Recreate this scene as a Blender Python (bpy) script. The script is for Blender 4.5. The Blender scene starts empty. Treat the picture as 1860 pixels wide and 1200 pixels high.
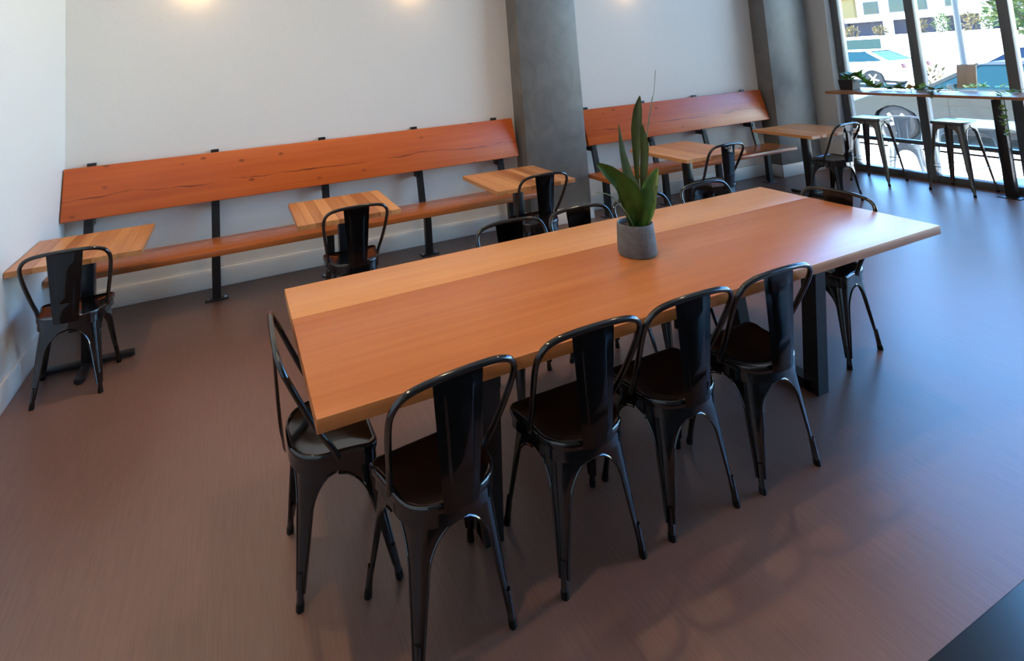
import bpy, bmesh, math, random
from mathutils import Vector, Matrix, noise

random.seed(7)
scene = bpy.context.scene
COL = scene.collection

# ------------------------------------------------------------------ camera
H = 1.76                                    # camera height, metres
YAW, PIT, ROL = 0.3947, -0.0924, -0.0637
FPX, CX, CY = 967.8, 819.58, 17.45          # focal length and principal point in pixels of 1860x1200
fw = Vector((math.sin(YAW) * math.cos(PIT), math.cos(YAW) * math.cos(PIT), -math.sin(PIT)))
rt = Vector((math.cos(YAW), -math.sin(YAW), 0))
up = rt.cross(fw)
rt2 = math.cos(ROL) * rt + math.sin(ROL) * up
up2 = -math.sin(ROL) * rt + math.cos(ROL) * up
cd = bpy.data.cameras.new('camera')
cam = bpy.data.objects.new('camera', cd)
COL.objects.link(cam)
cam.matrix_world = Matrix(((rt2.x, up2.x, -fw.x, 0), (rt2.y, up2.y, -fw.y, 0), (rt2.z, up2.z, -fw.z, H), (0, 0, 0, 1)))
cd.sensor_fit = 'HORIZONTAL'
cd.sensor_width = 36
cd.lens = 36 * FPX / 1860
cd.shift_x = (930 - CX) / 1860
cd.shift_y = -(600 - CY) / 1860
cd.clip_start, cd.clip_end = 0.05, 400
scene.camera = cam


def ray(px, py):
    return rt2 * ((px - CX) / FPX) - up2 * ((py - CY) / FPX) + fw


def at_z(px, py, z):
    r = ray(px, py); return Vector((0, 0, H)) + r * ((z - H) / r.z)


def at_y(px, py, y):
    r = ray(px, py); return Vector((0, 0, H)) + r * (y / r.y)


def at_x(px, py, x):
    r = ray(px, py); return Vector((0, 0, H)) + r * (x / r.x)


# ------------------------------------------------------------------ world, sun, exposure
scene.view_settings.view_transform = 'Standard'
scene.view_settings.look = 'None'
scene.view_settings.exposure = 3.36
scene.view_settings.gamma = 1.0
scene.view_settings.use_curve_mapping = False
w = bpy.data.worlds.new('sky'); scene.world = w; w.use_nodes = True
wn = w.node_tree.nodes; wl = w.node_tree.links
sky = wn.new('ShaderNodeTexSky'); sky.sky_type = 'NISHITA'; sky.sun_disc = False
sky.sun_elevation = math.radians(58); sky.sun_rotation = math.radians(20); sky.ozone_density = 4.0; sky.dust_density = 0.0; sky.air_density = 1.0
hs = wn.new('ShaderNodeHueSaturation'); hs.inputs['Saturation'].default_value = 1.22; wl.new(sky.outputs[0], hs.inputs['Color']); wl.new(hs.outputs[0], wn['Background'].inputs[0]); wn['Background'].inputs[1].default_value = 0.225
sd = bpy.data.lights.new('sun', 'SUN'); sd.energy = 4.2; sd.angle = 0.009; sd.color = (1, 0.93, 0.82)
so = bpy.data.objects.new('sun', sd); COL.objects.link(so)
so.rotation_euler = Vector((0.10, -0.50, -0.86)).to_track_quat('-Z', 'Y').to_euler()

# ------------------------------------------------------------------ materials
M = {}


def mat(name, col, rough=0.5, metal=0.0, spec=0.5, coat=0.0, **kw):
    m = bpy.data.materials.new(name); m.use_nodes = True
    b = m.node_tree.nodes['Principled BSDF']
    b.inputs['Base Color'].default_value = (*col, 1)
    b.inputs['Roughness'].default_value = rough
    b.inputs['Metallic'].default_value = metal
    b.inputs['Specular IOR Level'].default_value = spec
    b.inputs['Coat Weight'].default_value = coat
    b.inputs['Coat Roughness'].default_value = 0.08
    M[name] = m
    return m


def nt(m):
    return m.node_tree.nodes, m.node_tree.links, m.node_tree.nodes['Principled BSDF']


def coords(n, l, scale, obj=True):
    tc = n.new('ShaderNodeTexCoord'); mp = n.new('ShaderNodeMapping')
    mp.inputs['Scale'].default_value = scale
    l.new(tc.outputs['Object' if obj else 'Generated'], mp.inputs[0])
    return mp.outputs[0]


def noise_col(m, scale, ca, cb, lo=0.3, hi=0.7, detail=6, bump=0.0, bdist=0.002, rough_rng=None, dist=0.0):
    n, l, b = nt(m)
    v = coords(n, l, scale)
    tx = n.new('ShaderNodeTexNoise'); tx.inputs['Scale'].default_value = 1; tx.inputs['Detail'].default_value = detail
    tx.inputs['Distortion'].default_value = dist
    l.new(v, tx.inputs['Vector'])
    r = n.new('ShaderNodeValToRGB')
    r.color_ramp.elements[0].position = lo; r.color_ramp.elements[1].position = hi
    r.color_ramp.elements[0].color = (*ca, 1); r.color_ramp.elements[1].color = (*cb, 1)
    l.new(tx.outputs['Fac'], r.inputs[0]); l.new(r.outputs[0], b.inputs['Base Color'])
    if bump:
        bp = n.new('ShaderNodeBump'); bp.inputs['Strength'].default_value = bump; bp.inputs['Distance'].default_value = bdist
        l.new(tx.outputs['Fac'], bp.inputs['Height']); l.new(bp.outputs[0], b.inputs['Normal'])
    if rough_rng:
        mr = n.new('ShaderNodeMapRange'); mr.inputs[3].default_value, mr.inputs[4].default_value = rough_rng
        l.new(tx.outputs['Fac'], mr.inputs[0]); l.new(mr.outputs[0], b.inputs['Roughness'])
    return tx, r


def wood(name, ca, cb, along=0, rough=0.35, scale=1.0, coat=0.0, per_object=False, cracks=False, spec=0.5):
    """boards: streaky grain running along the axis `along`, a broad tone drift, optional knots and a long drying check"""
    m = mat(name, ca, rough, spec=spec, coat=coat)
    n, l, b = nt(m)
    tc = n.new('ShaderNodeTexCoord'); src = tc.outputs['Object']
    if per_object:
        oi = n.new('ShaderNodeObjectInfo'); va = n.new('ShaderNodeVectorMath'); va.operation = 'ADD'
        mu = n.new('ShaderNodeVectorMath'); mu.operation = 'SCALE'; mu.inputs['Scale'].default_value = 37.0
        cb_ = n.new('ShaderNodeCombineXYZ')
        for i in range(3): l.new(oi.outputs['Random'], cb_.inputs[i])
        l.new(cb_.outputs[0], mu.inputs[0]); l.new(src, va.inputs[0]); l.new(mu.outputs[0], va.inputs[1]); src = va.outputs[0]
    s = [26 * scale] * 3; s[along] = 1.1 * scale
    mp = n.new('ShaderNodeMapping'); mp.inputs['Scale'].default_value = s; l.new(src, mp.inputs[0])
    t1 = n.new('ShaderNodeTexNoise'); t1.inputs['Scale'].default_value = 1; t1.inputs['Detail'].default_value = 8; t1.inputs['Distortion'].default_value = 0.6
    l.new(mp.outputs[0], t1.inputs['Vector'])
    s2 = [3.2 * scale] * 3; s2[along] = 0.6 * scale
    mp2 = n.new('ShaderNodeMapping'); mp2.inputs['Scale'].default_value = s2; l.new(src, mp2.inputs[0])
    t2 = n.new('ShaderNodeTexNoise'); t2.inputs['Scale'].default_value = 1; t2.inputs['Detail'].default_value = 3; l.new(mp2.outputs[0], t2.inputs['Vector'])
    mx = n.new('ShaderNodeMix'); mx.data_type = 'FLOAT'; mx.inputs[0].default_value = 0.5
    l.new(t1.outputs['Fac'], mx.inputs[2]); l.new(t2.outputs['Fac'], mx.inputs[3])
    fac = mx.outputs[0]
    if per_object:
        ad = n.new('ShaderNodeMath'); ad.operation = 'MULTIPLY_ADD'; ad.inputs[1].default_value = 0.34; 
        l.new(oi.outputs['Random'], ad.inputs[0]); l.new(fac, ad.inputs[2])
        sb = n.new('ShaderNodeMath'); sb.operation = 'SUBTRACT'; sb.inputs[1].default_value = 0.17; l.new(ad.outputs[0], sb.inputs[0]); fac = sb.outputs[0]
    r = n.new('ShaderNodeValToRGB'); r.color_ramp.elements[0].position = 0.3; r.color_ramp.elements[1].position = 0.68
    r.color_ramp.elements[0].color = (*ca, 1); r.color_ramp.elements[1].color = (*cb, 1)
    l.new(fac, r.inputs[0]); out = r.outputs[0]
    if cracks:
        # knots: sparse dark spots
        vo = n.new('ShaderNodeTexVoronoi'); vo.inputs['Scale'].default_value = 1.0
        mk = n.new('ShaderNodeMapping'); mk.inputs['Scale'].default_value = (4.3, 4.3, 7.5); l.new(src, mk.inputs[0]); l.new(mk.outputs[0], vo.inputs['Vector'])
        kr = n.new('ShaderNodeValToRGB'); kr.color_ramp.elements[0].position = 0.05; kr.color_ramp.elements[1].position = 0.13
        kr.color_ramp.elements[0].color = (1, 1, 1, 1); kr.color_ramp.elements[1].color = (0, 0, 0, 1); l.new(vo.outputs['Distance'], kr.inputs[0])
        # long check along the lower third
        sx = n.new('ShaderNodeSeparateXYZ'); l.new(src, sx.inputs[0])
        mw = n.new('ShaderNodeMapping'); mw.inputs['Scale'].default_value = (1.6, 0, 0); l.new(src, mw.inputs[0])
        tw = n.new('ShaderNodeTexNoise'); tw.inputs['Scale'].default_value = 1; tw.inputs['Detail'].default_value = 5; l.new(mw.outputs[0], tw.inputs['Vector'])
        m1 = n.new('ShaderNodeMath'); m1.operation = 'MULTIPLY_ADD'; m1.inputs[1].default_value = 0.14; m1.inputs[2].default_value = -0.115
        l.new(tw.outputs['Fac'], m1.inputs[0])
        m2 = n.new('ShaderNodeMath'); m2.operation = 'SUBTRACT'; l.new(sx.outputs[2], m2.inputs[0]); l.new(m1.outputs[0], m2.inputs[1])
        m3 = n.new('ShaderNodeMath'); m3.operation = 'ABSOLUTE'; l.new(m2.outputs[0], m3.inputs[0])
        mw2 = n.new('ShaderNodeMapping'); mw2.inputs['Scale'].default_value = (3.1, 0, 0); mw2.inputs['Location'].default_value = (9, 0, 0); l.new(src, mw2.inputs[0])
        tw2 = n.new('ShaderNodeTexNoise'); tw2.inputs['Scale'].default_value = 1; tw2.inputs['Detail'].default_value = 4; l.new(mw2.outputs[0], tw2.inputs['Vector'])
        mw3 = n.new('ShaderNodeMapRange'); mw3.inputs[1].default_value = 0.36; mw3.inputs[2].default_value = 0.66; mw3.inputs[3].default_value = -0.0015; mw3.inputs[4].default_value = 0.0075
        l.new(tw2.outputs['Fac'], mw3.inputs[0])
        lt = n.new('ShaderNodeMath'); lt.operation = 'LESS_THAN'; l.new(m3.outputs[0], lt.inputs[0]); l.new(mw3.outputs[0], lt.inputs[1])
        mxk = n.new('ShaderNodeMath'); mxk.operation = 'MAXIMUM'
        hk = n.new('ShaderNodeMath'); hk.operation = 'MULTIPLY'; hk.inputs[1].default_value = 0.75; l.new(kr.outputs[0], hk.inputs[0])
        hl = n.new('ShaderNodeMath'); hl.operation = 'MULTIPLY'; hl.inputs[1].default_value = 0.8; l.new(lt.outputs[0], hl.inputs[0])
        l.new(hk.outputs[0], mxk.inputs[0]); l.new(hl.outputs[0], mxk.inputs[1])
        mc = n.new('ShaderNodeMix'); mc.data_type = 'RGBA'; mc.inputs[7].default_value = (ca[0] * 0.28, ca[1] * 0.22, ca[2] * 0.2, 1)
        l.new(mxk.outputs[0], mc.inputs[0]); l.new(out, mc.inputs[6]); out = mc.outputs[2]
    l.new(out, b.inputs['Base Color'])
    bp = n.new('ShaderNodeBump'); bp.inputs['Strength'].default_value = 0.08; bp.inputs['Distance'].default_value = 0.001
    l.new(t1.outputs['Fac'], bp.inputs['Height']); l.new(bp.outputs[0], b.inputs['Normal'])
    return m


wall_m = mat('white_paint', (0.80, 0.80, 0.785), 0.55, spec=0.3)
noise_col(wall_m, (60, 60, 60), (0.745, 0.73, 0.70), (0.765, 0.75, 0.72), bump=0.05, bdist=0.001)
mat('white_trim', (0.85, 0.84, 0.815), 0.4)
mat('ceiling_paint', (0.78, 0.76, 0.73), 0.7, spec=0.2)
col_m = mat('grey_plaster', (0.13, 0.13, 0.128), 0.42)
noise_col(col_m, (5, 5, 4), (0.135, 0.132, 0.126), (0.20, 0.196, 0.187), 0.3, 0.72, 9, dist=1.2, rough_rng=(0.36, 0.55))
floor_m = mat('brown_floor', (0.06, 0.04, 0.033), 0.3, spec=0.8)
n, l, b = nt(floor_m)
v = coords(n, l, (130, 5, 1)); t1 = n.new('ShaderNodeTexNoise'); t1.inputs['Scale'].default_value = 1; t1.inputs['Detail'].default_value = 5; l.new(v, t1.inputs['Vector'])
v2 = coords(n, l, (1.3, 0.55, 1)); t2 = n.new('ShaderNodeTexNoise'); t2.inputs['Scale'].default_value = 1; t2.inputs['Detail'].default_value = 4; l.new(v2, t2.inputs['Vector'])
mx = n.new('ShaderNodeMix'); mx.data_type = 'FLOAT'; mx.inputs[0].default_value = 0.6; l.new(t1.outputs['Fac'], mx.inputs[2]); l.new(t2.outputs['Fac'], mx.inputs[3])
r = n.new('ShaderNodeValToRGB'); r.color_ramp.elements[0].position = 0.3; r.color_ramp.elements[1].position = 0.7
r.color_ramp.elements[0].color = (0.125, 0.058, 0.041, 1); r.color_ramp.elements[1].color = (0.205, 0.112, 0.082, 1)
l.new(mx.outputs[0], r.inputs[0]); l.new(r.outputs[0], b.inputs['Base Color'])
bp = n.new('ShaderNodeBump'); bp.inputs['Strength'].default_value = 0.10; bp.inputs['Distance'].default_value = 0.001
l.new(t1.outputs['Fac'], bp.inputs['Height']); l.new(bp.outputs[0], b.inputs['Normal'])
mr = n.new('ShaderNodeMapRange'); mr.inputs[3].default_value, mr.inputs[4].default_value = 0.32, 0.41; l.new(t2.outputs['Fac'], mr.inputs[0]); l.new(mr.outputs[0], b.inputs['Roughness'])

wood('table_wood', (0.40, 0.115, 0.026), (0.53, 0.190, 0.056), 0, 0.34, spec=0.4)
wood('table_wood_light', (0.54, 0.225, 0.075), (0.66, 0.315, 0.125), 0, 0.34, spec=0.4)
wood('bench_wood', (0.46, 0.073, 0.007), (0.62, 0.130, 0.018), 0, 0.36, cracks=True)
wood('seat_wood', (0.36, 0.095, 0.02), (0.48, 0.15, 0.04), 0, 0.22)
wood('stave_wood', (0.36, 0.125, 0.036), (0.66, 0.31, 0.11), 1, 0.32, per_object=True)
wood('counter_wood', (0.30, 0.12, 0.05), (0.42, 0.19, 0.08), 1, 0.35)
wood('easel_wood', (0.26, 0.11, 0.045), (0.36, 0.17, 0.075), 2, 0.5)
mat('black_metal', (0.004, 0.0042, 0.0045), 0.10, spec=0.85, coat=0.0)
mat('black_rubber', (0.005, 0.005, 0.005), 0.5, spec=0.2)
mat('steel_dark', (0.012, 0.0125, 0.014), 0.33, spec=0.4)
mat('bolt_steel', (0.35, 0.35, 0.36), 0.35, 0.9)
mat('gunmetal', (0.16, 0.155, 0.145), 0.34, 0.85)
mat('silver_metal', (0.16, 0.17, 0.18), 0.35, 0.6)
mat('window_frame', (0.13, 0.14, 0.14), 0.35, 0.3)
mat('concrete_pot', (0.12, 0.125, 0.13), 0.75)
noise_col(M['concrete_pot'], (40, 40, 40), (0.10, 0.105, 0.11), (0.145, 0.15, 0.155), bump=0.1)
mat('soil', (0.02, 0.013, 0.009), 0.95)
leaf_m = mat('leaf_green', (0.035, 0.085, 0.018), 0.34)
noise_col(leaf_m, (14, 14, 5), (0.035, 0.11, 0.018), (0.13, 0.25, 0.055))
leaf_d = mat('leaf_olive', (0.05, 0.07, 0.02), 0.38)
noise_col(leaf_d, (14, 14, 5), (0.06, 0.085, 0.02), (0.13, 0.165, 0.05))
leaf_p = mat('leaf_pale', (0.14, 0.20, 0.12), 0.4)
noise_col(leaf_p, (14, 14, 5), (0.10, 0.16, 0.085), (0.20, 0.27, 0.17))
mat('vine_green', (0.16, 0.32, 0.05), 0.45)
mat('flower_orange', (0.55, 0.22, 0.08), 0.6)
mat('planter_black', (0.02, 0.018, 0.018), 0.5)
mat('dark_mat', (0.012, 0.016, 0.02), 0.33, spec=0.5)
conc = mat('pavement', (0.62, 0.61, 0.58), 0.85)
noise_col(conc, (6, 6, 6), (0.58, 0.57, 0.54), (0.68, 0.67, 0.64))
asph = mat('asphalt', (0.40, 0.40, 0.39), 0.9)
noise_col(asph, (9, 9, 9), (0.36, 0.36, 0.35), (0.46, 0.46, 0.45))
mat('car_grey', (0.016, 0.021, 0.023), 0.3, 0.0, spec=0.35)
mat('car_white', (0.80, 0.80, 0.80), 0.3, coat=0.6)
mat('car_glass', (0.008, 0.03, 0.034), 0.06, spec=0.4)
mat('car_glass_blue', (0.006, 0.012, 0.03), 0.06, spec=0.3)
mat('tyre', (0.02, 0.02, 0.02), 0.8)
mat('alloy', (0.55, 0.56, 0.57), 0.35, 0.8)
mat('tail_red', (0.10, 0.003, 0.006), 0.3)
mat('chrome_trim', (0.6, 0.6, 0.6), 0.2, 1.0)
mat('stucco_white', (0.80, 0.79, 0.77), 0.85)
mat('stucco_dark', (0.025, 0.025, 0.04), 0.8)
mat('stucco_yellow', (0.16, 0.12, 0.045), 0.85)
mat('stucco_red', (0.12, 0.025, 0.012), 0.85)
mat('far_glass', (0.006, 0.025, 0.03), 0.08, spec=0.3)
mat('screen_green', (0.006, 0.035, 0.026), 0.7)
mat('pole_grey', (0.05, 0.058, 0.062), 0.5)
mat('bush_green', (0.045, 0.075, 0.012), 0.8)
mat('bush_dry', (0.10, 0.075, 0.026), 0.9)
mat('bark', (0.16, 0.11, 0.07), 0.9)
mat('lamp_black', (0.02, 0.02, 0.02), 0.4)
g = bpy.data.materials.new('window_glass'); g.use_nodes = True; M['window_glass'] = g
n = g.node_tree.nodes; l = g.node_tree.links; n.remove(n['Principled BSDF'])
tr = n.new('ShaderNodeBsdfTransparent'); tr.inputs[0].default_value = (0.95, 0.975, 0.97, 1)
gl = n.new('ShaderNodeBsdfGlossy'); gl.inputs['Roughness'].default_value = 0.0
fr = n.new('ShaderNodeFresnel'); fr.inputs[0].default_value = 1.45
ms = n.new('ShaderNodeMixShader'); l.new(fr.outputs[0], ms.inputs[0]); l.new(tr.outputs[0], ms.inputs[1]); l.new(gl.outputs[0], ms.inputs[2])
l.new(ms.outputs[0], n['Material Output'].inputs[0])
bm_ = bpy.data.materials.new('bulb_glow'); bm_.use_nodes = True; M['bulb_glow'] = bm_
b = bm_.node_tree.nodes['Principled BSDF']; b.inputs['Emission Color'].default_value = (1, 0.62, 0.28, 1); b.inputs['Emission Strength'].default_value = 2


# ------------------------------------------------------------------ mesh helpers
class MB:
    def __init__(s):
        s.v = []; s.f = []

    def add(s, vs, fs):
        o = len(s.v); s.v += [tuple(p) for p in vs]; s.f += [tuple(i + o for i in f) for f in fs]; return s

    def box(s, lo, hi, bev=0.0, rot=None, seg=2):
        c = [(lo[i] + hi[i]) / 2 for i in range(3)]; h = [(hi[i] - lo[i]) / 2 for i in range(3)]
        bm = bmesh.new(); bmesh.ops.create_cube(bm, size=2)
        for p in bm.verts: p.co = Vector((p.co.x * h[0], p.co.y * h[1], p.co.z * h[2]))
        if bev: bmesh.ops.bevel(bm, geom=bm.edges[:], offset=bev, segments=seg, affect='EDGES', profile=0.5)
        if rot: bmesh.ops.transform(bm, matrix=rot, verts=bm.verts)
        for p in bm.verts: p.co += Vector(c)
        return s.from_bm(bm)

    def from_bm(s, bm):
        bm.verts.index_update()
        s.add([p.co[:] for p in bm.verts], [[q.index for q in f.verts] for f in bm.faces]); bm.free(); return s

    def bar(s, a, b, wx, wy, upv=(0, 0, 1), bev=0.0):
        """square bar from a to b; wx along side vector, wy along the other"""
        a = Vector(a); b = Vector(b); d = (b - a).normalized(); u = Vector(upv)
        if abs(d.dot(u)) > 0.95: u = Vector((0, 1, 0))
        x = d.cross(u).normalized(); y = x.cross(d).normalized()
        bm = bmesh.new(); bmesh.ops.create_cube(bm, size=1); L = (b - a).length
        for p in bm.verts: p.co = Vector((p.co.x * wx, p.co.y * wy, p.co.z * L))
        if bev: bmesh.ops.bevel(bm, geom=bm.edges[:], offset=bev, segments=2, affect='EDGES', profile=0.5)
        m = Matrix(((x.x, y.x, d.x, 0), (x.y, y.y, d.y, 0), (x.z, y.z, d.z, 0), (0, 0, 0, 1)))
        bmesh.ops.transform(bm, matrix=Matrix.Translation((a + b) / 2) @ m, verts=bm.verts)
        return s.from_bm(bm)

    def tube(s, pts, r, n=8, closed=False, cap=True):
        pts = [Vector(p) for p in pts]; N = len(pts); rr = r if isinstance(r, (list, tuple)) else [r] * N
        t0 = (pts[1] - pts[0]).normalized(); a = t0.orthogonal().normalized(); rings = []
        for i, p in enumerate(pts):
            if closed: t = (pts[(i + 1) % N] - pts[i - 1]).normalized()
            else: t = (pts[min(i + 1, N - 1)] - pts[max(i - 1, 0)]).normalized()
            a = (a - t * a.dot(t)).normalized(); bb = t.cross(a)
            rings.append([p + (a * math.cos(2 * math.pi * k / n) + bb * math.sin(2 * math.pi * k / n)) * rr[i] for k in range(n)])
        vs = [q for rg in rings for q in rg]; fs = []
        for i in range(N if closed else N - 1):
            j = (i + 1) % N
            for k in range(n): fs.append((i * n + k, i * n + (k + 1) % n, j * n + (k + 1) % n, j * n + k))
        if cap and not closed: fs += [tuple(range(n))[::-1], tuple((N - 1) * n + k for k in range(n))]
        return s.add(vs, fs)

    def lathe(s, prof, n=24, c=(0, 0, 0)):
        vs = []; fs = []
        for (r, z) in prof:
            for k in range(n): vs.append((c[0] + r * math.cos(2 * math.pi * k / n), c[1] + r * math.sin(2 * math.pi * k / n), c[2] + z))
        for i in range(len(prof) - 1):
            for k in range(n): fs.append((i * n + k, i * n + (k + 1) % n, (i + 1) * n + (k + 1) % n, (i + 1) * n + k))
        fs += [tuple(range(n))[::-1], tuple((len(prof) - 1) * n + k for k in range(n))]
        return s.add(vs, fs)

    def rings(s, rs, cap0=True, cap1=True):
        n = len(rs[0]); vs = [p for r in rs for p in r]; fs = []
        for i in range(len(rs) - 1):
            for k in range(n): fs.append((i * n + k, i * n + (k + 1) % n, (i + 1) * n + (k + 1) % n, (i + 1) * n + k))
        if cap0: fs.append(tuple(range(n))[::-1])
        if cap1: fs.append(tuple((len(rs) - 1) * n + k for k in range(n)))
        return s.add(vs, fs)

    def mesh(s, name, m, smooth=True, angle=40):
        me = bpy.data.meshes.new(name); me.from_pydata(s.v, [], s.f); me.update()
        bm = bmesh.new(); bm.from_mesh(me); bmesh.ops.recalc_face_normals(bm, faces=bm.faces); bm.to_mesh(me); bm.free()
        if smooth:
            me.polygons.foreach_set('use_smooth', [True] * len(me.polygons)); me.set_sharp_from_angle(angle=math.radians(angle))
        me.materials.append(M[m] if isinstance(m, str) else m); return me

    def obj(s, name, m, parent=None, smooth=True, angle=40, loc=None):
        if loc is not None:
            L = Vector(loc); s.v = [tuple(Vector(p) - L) for p in s.v]
        o = bpy.data.objects.new(name, s.mesh(name, m, smooth, angle)); COL.objects.link(o)
        if loc is not None: o.location = loc
        if parent: o.parent = parent
        return o


def empty(name, loc=(0, 0, 0), rz=0.0):
    o = bpy.data.objects.new(name, None); COL.objects.link(o); o.location = loc; o.rotation_euler = (0, 0, rz); o.empty_display_size = 0.1
    return o


def tag(o, label, cat, group=None):
    o['label'] = label; o['category'] = cat
    if group: o['group'] = group
    return o


def structure(o, label=None):
    o['kind'] = 'structure'
    if label: o['label'] = label
    return o


def copy_tree(o, parent=None):
    c = o.copy(); COL.objects.link(c); c.parent = parent
    for ch in list(o.children): copy_tree(ch, c)
    return c


def smooth_path(pts, k=6):
    pts = [Vector(p) for p in pts]; out = []
    for i in range(len(pts) - 1):
        p0 = pts[max(i - 1, 0)]; p1 = pts[i]; p2 = pts[i + 1]; p3 = pts[min(i + 2, len(pts) - 1)]
        for j in range(k):
            t = j / k
            out.append(0.5 * ((2 * p1) + (p2 - p0) * t + (2 * p0 - 5 * p1 + 4 * p2 - p3) * t * t + (3 * p1 - p0 - 3 * p2 + p3) * t ** 3))
    out.append(pts[-1]); return out


def child(name, mb, m, parent, **kw):
    return mb.obj(name, m, parent, **kw)


# ------------------------------------------------------------------ the room
XL, XR, YB, YF, ZC = -1.215, 7.48, 5.076, -3.0, 4.7
structure(MB().box((XL - .2, YF - .2, -.25), (XR + .16, YB + .2, 0)).obj('floor', 'brown_floor'), 'dark brown fine grained floor with a satin sheen')
structure(MB().box((XL - .2, YF - .2, ZC), (XR + .16, YB + .2, ZC + .2)).obj('ceiling', 'ceiling_paint'), 'white painted ceiling above the dining room')
structure(MB().box((XL - .2, YB, 0), (XR + .16, YB + .2, ZC)).obj('wall_back', 'white_paint'), 'white painted wall behind the benches')
structure(MB().box((XL - .2, YF - .2, 0), (XL, YB, ZC)).obj('wall_left', 'white_paint'), 'white painted side wall at the left')
structure(MB().box((XL, YF - .2, 0), (XR + .16, YF, ZC)).obj('wall_front', 'grey_plaster'), 'dark grey wall behind the photographer')
wr = MB().box((XR - .10, 4.686, 0), (XR + .16, YB, ZC)); wr.box((XR - .10, YF, 4.40), (XR + .16, 4.686, ZC))
structure(wr.obj('wall_right', 'white_paint'), 'white wall return and header around the shopfront windows')
# columns
structure(MB().box((2.755, 4.856, 0), (3.487, YB, ZC), .004).obj('column', 'grey_plaster'), 'grey plastered column between the two benches')
structure(MB().box((6.445, 4.856, 0), (7.215, YB, ZC), .004).obj('column', 'grey_plaster'), 'grey plastered column near the window')
# baseboards
BT = .018; BH = .15


def base_run(name, segs, lab):
    mb = MB()
    for lo, hi in segs: mb.box((*lo, 0), (*hi, BH), .003)
    return structure(mb.obj(name, 'white_trim'), lab)


base_run('baseboard_back', [((XL, YB - BT), (2.755, YB)), ((3.487, YB - BT), (6.445, YB)), ((7.215, YB - BT), (XR - .10, YB))], 'tall white baseboard along the bench wall')
base_run('baseboard_left', [((XL, YF), (XL + BT, YB - BT))], 'tall white baseboard along the left wall')
base_run('baseboard_column', [((2.755 - BT, 4.856 - BT), (3.487 + BT, 4.856)), ((2.755 - BT, 4.856), (2.755, YB - BT)), ((3.487, 4.856), (3.487 + BT, YB - BT))], 'white baseboard wrapped around the middle column')
base_run('baseboard_pillar', [((6.445 - BT, 4.856 - BT), (7.215 + BT, 4.856)), ((6.445 - BT, 4.856), (6.445, YB - BT)), ((7.215, 4.856), (7.215 + BT, YB - BT))], 'white baseboard wrapped around the column near the window')
# window jamb trim
structure(MB().box((XR - .103, 4.680, 0), (XR + .0, 4.6865, 4.40), .002).obj('trim_1', 'white_trim'), 'white jamb beside the shopfront window')

# shopfront windows: frame members and panes
mull = [4.634, 3.785, 2.95, 2.115, 1.28, 0.445, -0.39, -1.225, -2.06, -2.95]
fx0, fx1 = XR + .0, XR + .11
for i in range(len(mull) - 1):
    ya, yb = mull[i], mull[i + 1]
    root = empty('window_%d' % (i + 1), (XR + .055, (ya + yb) / 2, 0)); structure(root, 'tall shopfront window bay in a dark metal frame')
    cx, cy = XR + .055, (ya + yb) / 2

    def part(nm, lo, hi, m, bev=.004, par=root):
        mb = MB().box((lo[0] - cx, lo[1] - cy, lo[2]), (hi[0] - cx, hi[1] - cy, hi[2]), bev); return mb.obj(nm, m, par)
    part('mullion', (fx0, ya - .045, 0), (fx1, ya + .045, 4.40), 'window_frame')
    if i == len(mull) - 2: part('mullion', (fx0, yb - .045, 0), (fx1, yb + .045, 4.40), 'window_frame')
    y0, y1 = yb + .045, ya - .045
    part('sill', (fx0, y0, 0), (fx1, y1, .075), 'window_frame')
    part('rail', (fx0 + .02, y0, .40), (fx1 - .02, y1, .445), 'window_frame')
    part('head', (fx0, y0, 4.32), (fx1, y1, 4.40), 'window_frame')
    part('pane', (XR + .05, y0, .075), (XR + .056, y1, .40), 'window_glass', 0)
    part('pane', (XR + .05, y0, .445), (XR + .056, y1, 4.32), 'window_glass', 0)


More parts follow.
